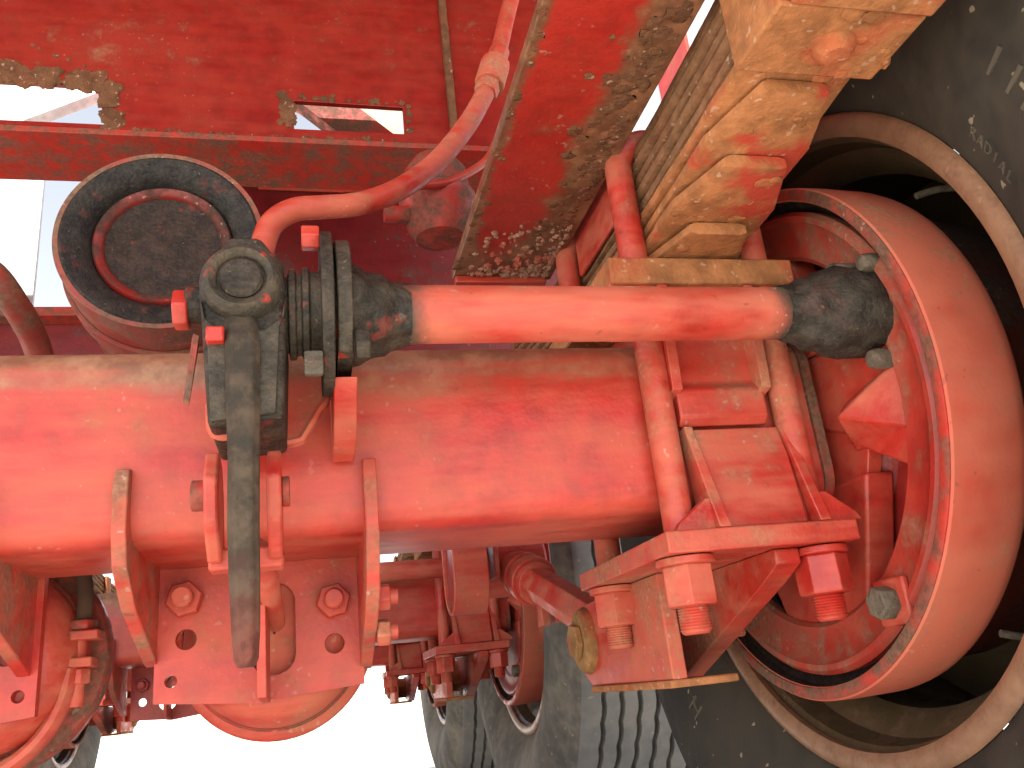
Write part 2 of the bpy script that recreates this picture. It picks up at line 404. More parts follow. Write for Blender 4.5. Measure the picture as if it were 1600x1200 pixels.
# ---------------------------------------------------------------- clamp plate and torque-arm bracket under the beam
tb = thing('torque_arm_bracket', (0, 20, -116), 'bolted clamp plate with torque arm bracket under the axle beam', 'bracket')
MB().box(-83, 82, -115, 115, -116, -99).build('clamp_plate', 'clamp', tb, bevel=1.5)
q = MB(); q.prism('x', [(-79, -98), (-79, -14), (-88, -12), (-96, -40), (-104, -98)], -36, 46)
q.build('saddle', 'red_pale', tb, bevel=1.5)
for x, dx in ((-42, 3), (46, 3)):
    r = MB()
    r.add([(x, -80, -12), (x+8, -80, -12), (x+8, -91, -10), (x, -91, -10), (x-dx+8, -80, -98.5), (x-dx+18, -80, -98.5), (x-dx+18, -114, -98.5), (x-dx+8, -114, -98.5)],
          [(0, 1, 2, 3), (7, 6, 5, 4), (0, 4, 5, 1), (1, 5, 6, 2), (2, 6, 7, 3), (3, 7, 4, 0)])
    r.build('rib', 'clamp', tb, bevel=1)
for sgn, x in ((-1, -36), (1, 60)):
    MB().prism('y', [(x, -98.5), (x+sgn*34, -98.5), (x+sgn*30, -92), (x+sgn*6, -74), (x, -74)], -106, -97).build('fillet', 'clamp', tb, bevel=1)
MB().prism('x', [(-97, -116.5), (-97, -128), (-66, -141), (128, -209), (255, -200), (255, -116.5)], 14, 36).build('side_plate', 'clamp', tb, bevel=1.5)
MB().prism('x', [(2, -116.5), (0, -206), (225, -206), (252, -192), (264, -160), (250, -122), (115, -116.5)], -48, -34).build('side_plate', 'red_pale', tb, bevel=1.5)
MB().box(-50, 13.5, 1, 226, -213, -206.3).build('bottom_plate', 'mud', tb, bevel=1.5)
ey = MB(); ey.lathe('x', (0, 226, -158), [(-58, 26), (-56, 33), (-49, 36), (-20, 36), (40, 36), (44, 32)], 32, True)
ey = ey.build('eye', 'yellow_mud', tb, bevel=1)
MB().hexa('x', (0, 226, -158), -58, -66, 20, .2).build('bolt_head', 'yellow_mud', ey, bevel=1)

# ---------------------------------------------------------------- U-bolts
def ubolt(y, label):
    xl = 59; t = thing('u_bolt', (0, y, -173), label, 'bolt', 'U-bolts over the leaf spring')
    path = [(-xl, y, -128)] + [(-xl, y, z) for z in (-60, 20, 100, 180)]
    rr = 34
    path += [(-xl+rr-rr*math.cos(a), y, 238+rr*math.sin(a)) for a in (0, .4, .8, 1.2, 1.57)]
    path += [(xl-rr+rr*math.sin(a), y, 238+rr*math.cos(a)) for a in (0, .4, .8, 1.2, 1.57)]
    path += [(xl, y, z) for z in (180, 100, 20, -60, -128)]
    MB().tube(path, 12.5, 16, 3).build('rod', 'clamp', t, bevel=0)
    for sx in (-1, 1):
        MB().lathe('z', (sx*xl, y, 0), [(-117, 21), (-117, 23), (-122, 23.5), (-123, 22)], 28, True).build('washer', 'clamp', t, bevel=.6)
        MB().hexa('z', (sx*xl, y, 0), -122.6, -154, 21.5, .35+sx*.2).build('nut', 'red_pale', t, bevel=.8)
        pr = [(-153, 12)]
        z = -153.5
        while z > -172: pr += [(z, 12.4), (z-1.1, 11.4)]; z -= 2.2
        pr += [(-173, 11.2), (-174.5, 9.5)]
        MB().lathe('z', (sx*xl, y, 0), pr, 24, True).build('threaded_end', 'clamp', t, bevel=0, smooth=20)
    return t
ub1 = ubolt(-87, 'dusty red U-bolt on the near side of the axle beam')
ub2 = ubolt(87, 'dusty red U-bolt behind the axle beam, by the torque arm')

# ---------------------------------------------------------------- leaf spring
ls = thing('leaf_spring', (0, 0, 142), 'muddy orange leaf spring stack running over the axle', 'leaf spring')
LT = 13.0
def camber(y): return 1.1e-4*y*y
def leaf(i, ya, yb, tipa=True, mat='leaf_mud', w=45):
    z0 = 142 + i*LT
    ys = sorted([ya + (yb-ya)*k/28 for k in range(29)] + [ya+58, yb-58])
    mb = MB(); rings = []; rn = random.Random(i)
    for kk, y in enumerate(ys):
        ww = w + rn.uniform(-.8, .8)
        for end, e in ((0, ya), (1, yb)):
            d = abs(y-e)
            if tipa and d < 58: ww = min(ww, 26 + (w-26)*(d/58))
        z = z0 + camber(y)
        rings.append([(-ww, y, z+3), (-ww+5.5, y, z+.8), (ww-5.5, y, z+.8), (ww, y, z+3), (ww, y, z+LT-3.2), (ww-5.5, y, z+LT-1), (-ww+5.5, y, z+LT-1), (-ww, y, z+LT-3.2)])
    mb.rings(rings)
    return mb.build('leaf', mat, ls, bevel=0, smooth=50)
L = [138, 212, 279, 420, 520, 620, 700, 700, 700]
for i, l in enumerate(L): leaf(i, -l, l, i < 6, ('mud', 'mud_red', 'mud_red', 'mud')[i] if i < 4 else 'leaf_mud', 45+(1.2 if i % 2 else -.6))
MB().box(-48, 48, -60, 60, 142+9*LT, 142+9*LT+10).build('top_pad', 'clamp', ls, bevel=1.5)
MB().box(-52.5, -47.5, -72, 72, 212, 268).build('pad_lip', 'red_pale', ls, bevel=2)
# ragged shoulders of dried mud along the underside
cl = MB()
yc = -322; zc = 142+3*LT+camber(yc)
cl.prism('y', [[(-54, zc-9), (54, zc-9), (54, 270), (46.8, 270), (46.8, zc-.5), (-46.8, zc-.5), (-46.8, 270), (-54, 270)]], yc-30, yc+32)
clip = cl.build('rebound_clip', 'mud', ls, bevel=2)
MB().lathe('z', (4, yc+2, 0), [(zc-8, 15), (zc-13, 14), (zc-18, 9), (zc-19, 1)], 24, True).build('rivet', 'mud', clip, bevel=0)
MB().box(-50, 52, yc-110, yc-34, zc-14, zc-1).build('clip_pad', 'mud', ls, bevel=2)
mc = MB(); rn = random.Random(5)
for i, (ya, yb, lay) in enumerate(((-138, -60, 0), (-212, -138, 1), (-279, -212, 2), (-310, -279, 3))):
    for j in range(7):
        x = rn.uniform(-42, 42); y = rn.uniform(ya+4, yb); z = 142+lay*LT+camber(y)
        if abs(y-ya) < 45 and abs(x) > 22+abs(y-ya)*.4: continue
        mc.blob((x, y, z+.5), rn.uniform(2, 5), .5, j+40*i, (1.6, 1.4, .3), 9, 6)
for j in range(12):
    mc.blob((rn.uniform(-10, 50), rn.uniform(yc-30, yc+32), zc-9), rn.uniform(2, 6), .5, j+300, (1.5, 1.3, .3), 9, 6)
for j in range(14):
    mc.blob((53+rn.uniform(-3, 2), rn.uniform(yc-40, yc+30), zc+rn.uniform(-8, 24)), rn.uniform(4, 9), .6, j+400, (.7, 1.3, 1), 9, 6)
mo = mc.build('caked_mud', 'mud', ls, bevel=0); mo['kind'] = 'stuff'

# ---------------------------------------------------------------- brake drum, brake and wheel
dr = thing('brake_drum', (90, 0, -237), 'large dusty red brake drum beside the clamp plate', 'brake drum')
MB().lathe('x', (0, 0, 0), [(92, 226), (90, 228), (90, 236), (92, 238), (110, 238.4), (148, 237), (156, 235.5), (161, 232), (164, 226), (165, 218)], 128).build('shell', 'drum', dr, bevel=0, smooth=30)
MB().lathe('x', (0, 0, 0), [(164, 221), (172, 219), (240, 214), (262, 208), (275, 190), (285, 120), (282, 120)], 128).build('drum_body', 'drum_shaded', dr, bevel=0, smooth=30)
MB().lathe('x', (0, 0, 0), [(282, 119), (268, 184), (255, 204), (120, 211), (110, 218), (102, 225.5), (92, 226.5)], 128).build('friction_face', 'soot', dr, bevel=0, smooth=30)
MB().lathe('x', (0, 0, 0), [(89.2, 227), (88.6, 229), (88.6, 234.5), (89.4, 236.5), (91, 236.5), (91, 227)], 128, closed=True).build('open_edge', 'brown', dr, bevel=0, smooth=50)
bk = thing('drum_brake', (98, 0, -220), 'red brake backing ring and spider inside the drum', 'brake')
ring = MB(); ring.lathe('x', (0, 0, 0), [(110, 217), (101, 217), (97, 213), (97.5, 208), (101, 205), (105, 188), (104, 176), (107, 172), (114, 172), (114, 200)], 128, closed=True)
dsr = ring.build('dust_ring', 'ring', bk, bevel=0, smooth=40)
MB().lathe('x', (0, 0, 0), [(150, 205), (140, 120), (128, 112), (124, 60)], 96).build('backing_plate', 'red_deep', bk, bevel=0)
sp2 = MB(); sp2.prism('x', circ(0, 0, 118, 48), 112, 126); spo = sp2.build('spider', 'red', bk, bevel=3)
for pr in ([(-175, 38), (-176, 8), (-100, -26), (-60, -10), (-60, 60)], [(-178, -20), (-170, -75), (-90, -30), (-96, -18)], [(-105, 60), (-60, 180), (60, 180), (105, 60)], [(-105, -60), (-60, -180), (60, -180), (105, -60)]):
    MB().prism('x', pr, 108, 136).build('spider_arm', 'red', spo, bevel=3)
wd = MB(); wd.add([(112, -180, 18), (112, -178, -44), (82, -120, -16), (112, -95, 5), (112, -95, -40)], [(0, 1, 2), (0, 2, 3), (1, 4, 2), (2, 4, 3), (0, 3, 4, 1)])
wd.build('spider_gusset', 'red_pale', spo, bevel=2)
for p, mt in (((92, -112, -166), 'steel'),):
    b = MB(); b.hexa('x', p, 8, -10, 13, .4); MBb = b.build('bolt', mt, dsr, bevel=1)
    b = MB(); b.box(96, 102, p[1]-20, p[1]+18, p[2]-18, p[2]+18); b.build('bolt_tab', 'red_pale', dsr, bevel=2)
for (x, y, z, r) in ((86, -160, 98, 8), (98, -168, 17, 8.5), (96, -188, 92, 8)):
    b = MB(); b.lathe('x', (x, y, z), [(22, r), (-2, r), (-7, r*.8), (-8, r*.3)], 18, True); b.build('shield_bolt', 'steel', dsr, bevel=0)

wh = thing('truck_wheel', (230, 0, -525), 'black tyre with pale rim on the right, round the brake drum', 'wheel')
TP = [(134, 303), (127, 306), (122, 314), (112, 330), (98, 365), (91, 405), (92, 440), (101, 474), (110, 487), (111, 491), (117, 506), (124, 519), (134, 524)]
grs = [(165, 9), (200, 9), (235, 9), (270, 9), (305, 9)]
for gx, gw in grs: TP += [(gx-gw/2-.5, 525), (gx-gw/2+.8, 513), (gx+gw/2-.8, 513), (gx+gw/2+.5, 525)]
TP += [(470-a, r) for a, r in TP[:13]][::-1]
gi = set(range(13, 13+4*len(grs)))
ty = MB(); ty.lathe('x', (0, 0, 0), TP, 192, jit=lambda i, k: (1.5 if k % 3 < 2 else -1.5) if i in gi else 0)
ty = ty.build('tyre', 'rubber', wh, bevel=0, smooth=40)
ty.data.materials.append(M['tread'])
for p in ty.data.polygons:
    c = p.center; r = math.hypot(c.y, c.z+base_of(wh)[2]*S)
    if r > .5085 and r > .515: p.material_index = 1
MB().lathe('x', (0, 0, 0), [(133.5, 297), (131, 303.5), (127, 305.3), (124, 303), (122.5, 298), (123.5, 289), (127, 284), (133, 284)], 128, closed=True).build('rim_flange', 'flange_edge', wh, bevel=0, smooth=50)
MB().lathe('x', (0, 0, 0), [(131, 296), (140, 287), (168, 283), (176, 272), (190, 262), (240, 262), (258, 274), (330, 284), (342, 297), (346, 297), (346, 290), (335, 276), (300, 270), (262, 266), (240, 254), (190, 254), (170, 266), (164, 276), (140, 280), (129, 291)], 128, closed=True).build('rim', 'rim_in', wh, bevel=0, smooth=30)
MB().lathe('x', (0, 0, 0), [(318, 272), (326, 250), (322, 200), (312, 150), (312, 100), (318, 100), (330, 205), (334, 255), (326, 276)], 96, closed=True).build('wheel_disc', 'rim_in', wh, bevel=0, smooth=30)
for a in (2.45, -2.2):
    vy, vz = 255*math.cos(a), 255*math.sin(a)
    MB().tube([(215, vy, vz), (180, vy*.985, vz*.985), (160, vy*.96, vz*.96)], 3, 10, 4).build('valve', 'steel', wh, bevel=0)

def sidewall_x(r):
    for (a0, r0), (a1, r1) in zip(TP[:13], TP[1:13]):
        if r0 <= r <= r1: return a0+(a1-a0)*(r-r0)/(r1-r0)
    return 95
def letters(txt, r, a_start, size, adv, lean=0, parent=ty, bold=0.0, mat='letter'):
    """raised letters round the inboard sidewall, tops pointing outward"""
    a = a_start
    for ch in txt:
        if ch != ' ':
            cu = bpy.data.curves.new('t', 'FONT'); cu.body = ch; cu.size = size*S; cu.extrude = .9*S; cu.offset = bold*S
            cu.align_x = 'CENTER'; cu.resolution_u = 2
            tmp = bpy.data.objects.new('t', cu); col.objects.link(tmp)
            bpy.context.view_layer.update()
            me = bpy.data.meshes.new_from_object(tmp.evaluated_get(bpy.context.evaluated_depsgraph_get()))
            bpy.data.objects.remove(tmp); bpy.data.curves.remove(cu)
            # local x -> tangent (clockwise seen from inboard), local y -> radial, local z -> -X
            b0 = base_of(wh)
            for v in me.vertices:
                u, t, d = v.co.x/S, v.co.y/S, v.co.z/S
                rr = r + t; an = a + u/r
                x = sidewall_x(rr) - 0.6 - d
                v.co = ((x-b0[0])*S, (rr*math.cos(an)-b0[1])*S, (rr*math.sin(an)-b0[2])*S)
            me.materials.append(M[mat]); me.update()
            ob = bpy.data.objects.new('raised_letter', me); col.objects.link(ob); ob.parent = parent; ob['_b'] = list(b0)
        a += adv/r
# seen from inboard (looking +X) with +Y to the left, reading direction is clockwise
LET = True

# ---------------------------------------------------------------- camshaft
cm = thing('brake_camshaft', (-100, CY, CZ-22), 'brake camshaft tube with greasy ends in front of the axle', 'camshaft')
MB().lathe('x', (0, CY, CZ), [(-300, 21.5), (-120, 21), (-118, 21.4), (-80, 21.4), (-78, 21), (20, 21), (60, 21)], 48, True).build('tube', 'cam', cm, bevel=0)
rough = MB(); rn = random.Random(3)
def lumpy(mb, prof, seed, amp, n=40):
    rs = []
    for a, r in prof:
        ring = []
        for k in range(n):
            t = 2*math.pi*k/n; d = Vector((a*.03, math.cos(t)*1.3, math.sin(t)*1.3))
            rr = r*(1+amp*noise.noise(d*1.7+Vector((seed, 0, 0)))+amp*.5*noise.noise(d*4+Vector((seed, 5, 0))))
            ring.append((a, CY+rr*math.cos(t), CZ+rr*math.sin(t)))
        rs.append(ring)
    return mb.rings(rs)
lumpy(rough, [(-313, 36), (-308, 35), (-302, 31), (-296, 30.5), (-290, 29), (-286, 25), (-280, 23), (-272, 22)], 2, .16)
rough.build('grease_collar', 'grease', cm, bevel=0, smooth=60)
rk = MB(); lumpy(rk, [(26, 21.5), (36, 22.5), (42, 25), (43, 27), (50, 28), (58, 30), (64, 34), (78, 36), (92, 36.5), (104, 37), (110, 36), (113, 30)], 8, .17)
rk.build('grease_knuckle', 'grease_soft', cm, bevel=0, smooth=60)
MB().lathe('x', (0, CY, CZ), [(-362, 26), (-356, 27), (-355, 32), (-351, 32), (-350, 29), (-347, 29), (-346, 33), (-342, 33), (-341, 30), (-326, 30), (-325, 36), (-322, 36)], 40, True).build('bearing', 'grease_red', cm, bevel=.5)
MB().prism('x', circ(CY, CZ, 58, 36), -334, -326).build('bearing_flange', 'grease', cm, bevel=1)
for (y, z, m1, s_) in ((-187, 106, 'redspot', -1), (-190, 12, 'steel', -1), (-196, 22, 'grease', 1)):
    if s_ < 0: MB().hexa('x', (0, y, z), -334, -346, 9, .2).build('bolt', m1, cm, bevel=.6)
    else: MB().hexa('x', (0, y, z), -313, -304, 11, .2).build('bolt', m1, cm, bevel=.6)

# ---------------------------------------------------------------- slack adjuster
sl = thing('slack_adjuster', (-384, -190, -170), 'greasy black slack adjuster with long arm hanging before the axle', 'slack adjuster')
hb = MB(); hb.prism('y', [(-409, 40), (-411, 62), (-407, 84), (-398, 92), (-393, 101), (-372, 101), (-366, 92), (-358, 84), (-357, 40), (-359, -26), (-404, -30)], -196, -112)
body = hb.build('housing', 'grease', sl, bevel=4, seg=3)
MB().lathe('y', (-384, 0, 66), [(-190, 27), (-200, 26), (-207, 23), (-209, 20), (-207, 16), (-204, 15)], 40, True).build('cap_boss', 'grease_red', sl, bevel=0, smooth=50)
MB().lathe('y', (-384, 0, 66), [(-200, 14.5), (-206, 14), (-208, 12), (-208.5, 2)], 30, True).build('cap_plug', 'grease', sl, bevel=0)
MB().prism('y', [(-409, 54), (-408, 42), (-398, 32), (-370, 32), (-358, 42), (-357, 54), (-361, 34), (-364, -24), (-402, -28), (-405, 34)], -200, -150).build('lower_shell', 'grease_red', sl, bevel=2)
MB().lathe('x', (0, -165, 66), [(-408, 13), (-421, 12.5), (-423, 10)], 24, True).build('worm_housing', 'grease', sl, bevel=.6)
MB().hexa('x', (0, -165, 62), -420, -430, 14, .1).build('worm_bolt', 'redspot', sl, bevel=1)
MB().box(-405, -394, -207, -190, 22, 32).build('stub', 'redspot', sl, bevel=1.5)
bl = MB(); bl.add([(-417, -168, 44), (-419, -158, 44), (-414, -158, 42), (-413, -168, 42), (-421, -168, -2), (-423, -164, -4), (-419, -164, -6), (-418, -168, -4)],
                  [(0, 1, 2, 3), (7, 6, 5, 4), (0, 4, 5, 1), (1, 5, 6, 2), (2, 6, 7, 3), (3, 7, 4, 0)])
bl.build('pawl_blade', 'brown', sl, bevel=.5)
ar = MB(); rs = []
for (z, x0, x1, y0, y1) in ((48, -394, -376, -196, -180), (38, -395, -374, -203, -180), (20, -394, -373, -208, -182), (-20, -393, -373, -206, -184), (-50, -392, -374, -203, -184), (-90, -392.5, -374.5, -198, -180), (-120, -392, -374.5, -191, -176), (-150, -391, -375, -183, -170), (-166, -390, -376, -179, -168), (-171, -388, -378, -177, -169)):
    rs.append([(x0, y1, z), (x0, y0+5, z), (x0+4, y0, z), (x1-4, y0, z), (x1, y0+5, z), (x1, y1, z)])
ar.rings(rs); ar.build('arm', 'arm_dirt', sl, bevel=3, seg=3)
MB().tube([(-405, -172, -8), (-404, -172, -24), (-399, -172, -29), (-390, -172, -29)], 3.2, 8, 4).build('wire_loop', 'red_pale', sl, bevel=0)

# strap from the support plate to the adjuster
st = MB(); st.tube([(-331, -115, 40), (-331, -115, 14), (-337, -115, 4), (-347, -115, -13), (-353, -115, -18), (-382, -115, -20.5)], 3.4, 8, 5, flat=2.2)
sto = st.build('anchor_strap', 'red_pale', None, bevel=0, base=(-331, -115, -21)); tag(sto, 'thin bent pink-red strap between slack adjuster and camshaft support', 'strap')

# ---------------------------------------------------------------- brake chambers
def chamber(mir, label):
    fx = (lambda x: 2*X0-x) if mir else (lambda x: x)
    cx, cz = (-612 if mir else -376), -133; q = 1.07 if mir else 1.0
    t = thing('brake_chamber', (cx, 140, cz-88), label, 'brake chamber', 'brake chambers under the axle')
    MB().lathe('y', (cx, 0, cz), [(69, 1), (69, 52), (74, 64), (96, 76), (122, 80), (128, 80)], 64).build('front_housing', 'red_pale', t, bevel=0, smooth=40)
    MB().lathe('y', (cx, 0, cz), [(142, 80), (150, 79), (178, 72), (200, 56), (206, 30), (206, 1)], 64).build('rear_housing', 'red', t, bevel=0, smooth=40)
    band = MB(); band.lathe('y', (cx, 0, cz), [(122, 80), (124, 86*q), (128, 88.5*q), (142, 88.5*q), (146, 86*q), (148, 80)], 72)
    band = band.build('clamp_band', 'brown' if mir else 'red_pale', t, bevel=0, smooth=40)
    s = -1 if not mir else 1
    MB().lathe('y', (cx, 0, cz), [(102, 78.5), (104, 79.8), (106, 78.5)], 64).build('seam', 'brown', band, bevel=0)
    if mir:
        for zz, x0, x1 in ((-119, 58, 92), (-141, 46, 88)):
            MB().box(cx+x0, cx+x1, 88, 116, zz-4, zz+4).build('band_lug', 'clamp', band, bevel=1.5)
        MB().lathe('z', (cx+74, 102, 0), [(-176, 7), (-112, 7)], 14, True).build('lug_bolt', 'red_pale', band, bevel=.5)
        MB().hexa('z', (cx+74, 102, 0), -158, -145.5, 11, 0).build('lug_nut', 'clamp', band, bevel=.8)
        MB().hexa('z', (cx+76, 102, 0), -114.5, -106, 13, 0).build('lug_head', 'brown', band, bevel=.8)
        MB().tube([(cx+70*math.cos(a), 98, cz-12+78*math.sin(a)) for a in [0-.12*i_ for i_ in range(16)]], 7, 10, 2, flat=1.6).build('hoop', 'clamp', band, bevel=0)
    if not mir:
        MB().tube([(-375, 70, -124), (-376, -60, -106), (-380, -112, -92)], 8.5, 16, 3).build('push_rod', 'red_pale', t, bevel=0)
        cv = MB()
        for x0, x1 in ((-409, -400), (-371, -362)):
            cv.prism('x', [(-160, -36), (-140, -42), (-128, -60), (-118, -100), (-140, -104), (-166, -84), (-172, -56)], x0, x1)
        cv.box(-409, -362, -136, -116, -108, -94)
        cv = cv.build('clevis', 'red_pale', t, bevel=2)
        for x0, x1 in ((-409, -418), (-362, -357)): MB().cyl('x', (0, -150, -62), x0, x1, 10, 20).build('clevis_pin', 'brown', cv, bevel=1)
    return t
bc1 = chamber(False, 'dusty red brake chamber behind the drilled bracket plate')
bc2 = chamber(True, 'red brake chamber with clamp band and lug at left edge')

# ---------------------------------------------------------------- torque arm
ta = thing('torque_rod', (-15, 400, -100), 'pink-red hexagonal torque rod running back from the bracket eye', 'torque arm')
A = Vector((-8, 226, -158)); B = Vector((-30, 640, -14)); D = (B-A)
def along(t): return A+D*t
MB().tube([along(.06), along(.35), along(.68)], 25, 6, 1).build('hex_bar', 'red_pale', ta, bevel=1.5)
MB().tube([along(.66), along(.8), along(1.0)], 30, 28, 1).build('sleeve', 'red_pale', ta, bevel=1)
cb = MB().tube([along(.70), along(.76)], 36, 28, 1).build('pinch_clamp', 'red', ta, bevel=2)
MB().tube([along(.80), along(.84)], 35, 28, 1).build('pinch_clamp', 'red', ta, bevel=2)
pc = along(.74)
MB().box(pc.x+6, pc.x+18, pc.y-14, pc.y+14, pc.z-68, pc.z-20).build('clamp_ear', 'red_pale', cb, bevel=1.5)
MB().box(pc.x+26, pc.x+36, pc.y-14, pc.y+14, pc.z-64, pc.z-20).build('clamp_ear', 'red', cb, bevel=1.5)
MB().lathe('x', (0, B.y+10, B.z), [(-78, 44), (-74, 48), (20, 48), (24, 44)], 32, True).build('rear_eye', 'red', ta, bevel=1)

# ---------------------------------------------------------------- spring hanger behind the axle
hg = thing('spring_hanger', (-60, 620, -90), 'red round-bottomed spring hanger lug behind the axle beam', 'spring hanger')
prof = [(520, 200)] + [(565+45*math.cos(a), -42+42*math.sin(a)) for a in [math.pi+math.pi*i/14 for i in range(15)]] + [(620, 200)]
MB().prism('x', prof, -138, -98).build('hanger_lug', 'red_deep', hg, bevel=2)
q = MB(); o_, i_ = [], []
for k_ in range(15):
    a = math.pi+math.pi*k_/14; o_.append((565+52*math.cos(a), -42+49*math.sin(a))); i_.append((565+46*math.cos(a), -42+43*math.sin(a)))
MB().prism('x', [(512, 160)]+o_+[(618, 160), (611, 160)]+i_[::-1]+[(519, 160)], -143, -92).build('lug_edge', 'red_pale', hg, bevel=1)
MB().box(-70, 40, 640, 760, -20, 330).build('hanger_box', 'red_deep', hg, bevel=3)
MB().box(-72, -64, 560, 820, -40, 300).build('hanger_side', 'red', hg, bevel=2)

# ---------------------------------------------------------------- frame rail (channel), crossmembers, tank, hoses
fr = thing('frame_rail', (-115, -270, 250), 'deep red frame rail with caked mud, above the camshaft', 'frame rail')
MB().box(-178, -60, -900, 152, 250, 262).build('bottom_flange', 'flange', fr, bevel=1.5)
MB().box(-72, -60, -900, 152, 262.5, 440).build('rail_web', 'red_deep', fr, bevel=1.5)
MB().box(-176, -68, 141, 152, 241, 249.6).build('end_lip', 'red', fr, bevel=1.5)
mu = MB(); rn = random.Random(11)
for j in range(420):
    t = rn.random()**2.2
    y = 138-t*110; x = -168+rn.random()*108 + t*10
    if rn.random() > (x+185)/110: continue
    mu.blob((min(x, -70), y, 250), rn.uniform(1.2, 4.6)*(1.2-t*.5), .8, j, (1, 1, .8), 8, 5)
mo = mu.build('mud_crumbs', 'crumbs', fr, bevel=0); mo['kind'] = 'stuff'
mu = MB()
for j in range(60):
    y = rn.uniform(-480, 130); x = -177+abs(rn.gauss(0, 5)); mu.blob((x, y, 250), rn.uniform(1, 3), .8, j+300, (1.5, 1.5, .25), 8, 5)
for j in range(160):
    y = rn.uniform(-420, 60); x = -69-abs(rn.gauss(0, 16)); mu.blob((max(x, -150), y, 250), rn.uniform(1.5, 5), .8, j+500, (1.5, 1.5, .3), 8, 5)
mo = mu.build('caked_mud', 'mud_plain', fr, bevel=0)
mo['kind'] = 'stuff'

cr = thing('crossmember', (X0, 400, 612), 'red crossmember plate with cut-outs above the air tank', 'crossmember')
h1 = [(-900, 624), (-616, 624), (-632, 690), (-690, 697), (-900, 690)]
h2 = [(-352, 632), (-184, 632), (-184, 682), (-352, 684)]
MB().prism('y', [[(-1500, 614), (60, 614), (60, 1060), (-1500, 1060)], h1, h2], 400, 410).build('web', 'web', cr, bevel=.8)
MB().box(-1500, 60, 396, 520, 604, 613.5).build('flange', 'brown', cr, bevel=1)
MB().box(-112, -100, 388, 399.6, 614, 1060).build('stiffener', 'mud_plain', cr, bevel=1.5)
mu = MB(); rn = random.Random(4)
def crust(x0, z0, x1, z1, n, r=6):
    for j in range(n):
        t = rn.random()
        mu.blob((x0+(x1-x0)*t+rn.gauss(0, r*.6), 399.5, z0+(z1-z0)*t+rn.gauss(0, r*.6)), rn.uniform(r*.4, r*1.3), .6, rn.random()*90, (1.2, .3, 1.1), 8, 5)
crust(-760, 702, -640, 699, 60, 10); crust(-624, 694, -606, 628, 26, 9); crust(-340, 690, -184, 689, 26, 4); crust(-362, 694, -360, 636, 24, 7); crust(-176, 688, -174, 640, 8, 4)
crust(-600, 617, -190, 617, 50, 3); crust(-730, 760, -610, 706, 7, 3)
mo = mu.build('caked_mud', 'mud_plain', cr, bevel=0); mo['kind'] = 'stuff'

fc = thing('crossmember', (X0, 900, 300), 'dark red far crossmember behind the air tank and hose', 'crossmember')
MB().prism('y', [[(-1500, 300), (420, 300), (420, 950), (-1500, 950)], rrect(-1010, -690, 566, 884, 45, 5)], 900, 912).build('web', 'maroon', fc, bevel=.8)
MB().box(-1500, 420, 860, 899.6, 535, 552).build('ledge', 'brown', fc, bevel=1)
e1 = rrect(-1010, -690, 566, 884, 45, 5); e2 = rrect(-1020, -680, 556, 894, 50, 5)
MB().prism('y', [e2, e1], 888, 899.6).build('opening_edge', 'red_pale', fc, bevel=1)
MB().tube([(-430, 893, 845), (-230, 893, 845), (-215, 893, 862), (-90, 893, 866)], 4, 8, 5).build('brake_line', 'red', fc, bevel=0)
lp = thing('side_plate', (-960, 1120, 500), 'bright pale plate seen through the opening at left', 'plate')
MB().box(-1300, -905, 1100, 1112, 480, 1000).build('plate', 'white', lp, bevel=1)

tk = thing('air_tank', (-495, 300, 190), 'round air tank with black ringed end above the axle', 'air tank')
TX, TZ, TR, TY = -493, 297, 108, 150
MB().lathe('y', (TX, 0, TZ), [(TY+4, TR-9), (TY, TR-6), (TY, TR-1), (TY+3, TR), (TY+520, TR), (TY+545, TR-20), (TY+550, .05)], 96).build('shell', 'tank', tk, bevel=0, smooth=40)
MB().lathe('y', (TX, 0, TZ), [(TY+1, TR-5), (TY-2, TR-9), (TY+2, TR-24), (TY+12, TR-33), (TY+22, TR-36), (TY+30, TR-36)], 96).build('end_ring', 'black', tk, bevel=0, smooth=50)
MB().lathe('y', (TX, 0, TZ), [(TY+30, TR-35), (TY+22, TR-38), (TY+20, TR-44), (TY+21, TR-54), (TY+22, 40), (TY+20, .05)], 96).build('dished_head', 'tankhead', tk, bevel=0, smooth=50)
MB().lathe('y', (TX, 0, TZ), [(TY+26, TR-35), (TY+15, TR-36), (TY+13, TR-38), (TY+15, TR-45), (TY+21, TR-48), (TY+26, TR-48)], 96, closed=True).build('head_rim', 'headrim', tk, bevel=0, smooth=50)
MB().lathe('y', (TX, 0, TZ), [(TY+60, TR+.5), (TY+60, TR+5), (TY+92, TR+5), (TY+92, TR+.5)], 96).build('strap', 'tank', tk, bevel=.5)

hs = thing('air_hose', (-385, 100, 220), 'thick red-painted air hose curving up from behind slack adjuster', 'hose')
MB().tube([(-392, 95, 215), (-385, 100, 260), (-375, 100, 288), (-352, 100, 305), (-318, 104, 312), (-283, 110, 321), (-237, 130, 353), (-184, 160, 413), (-132, 190, 495), (-96, 215, 568)], 13, 18, 8).build('hose', 'red_pale', hs, bevel=0)
f = MB(); f.tube([(-97, 214, 566), (-88, 221, 586)], 17, 6, 1); f.build('crimp_nut', 'clamp', hs, bevel=1.5)
f = MB(); f.tube([(-88, 221, 586), (-72, 232, 634)], 21, 12, 1); f.build('fitting', 'clamp', hs, bevel=2)
f = MB(); f.tube([(-72, 232, 634), (-60, 241, 668)], 15, 6, 1); f.build('fitting_nut', 'red', hs, bevel=1.5)
f = MB(); f.tube([(-62, 240, 664), (-40, 254, 740), (-22, 262, 800), (-10, 264, 860)], 12, 16, 5); f.build('pipe', 'red', hs, bevel=0)
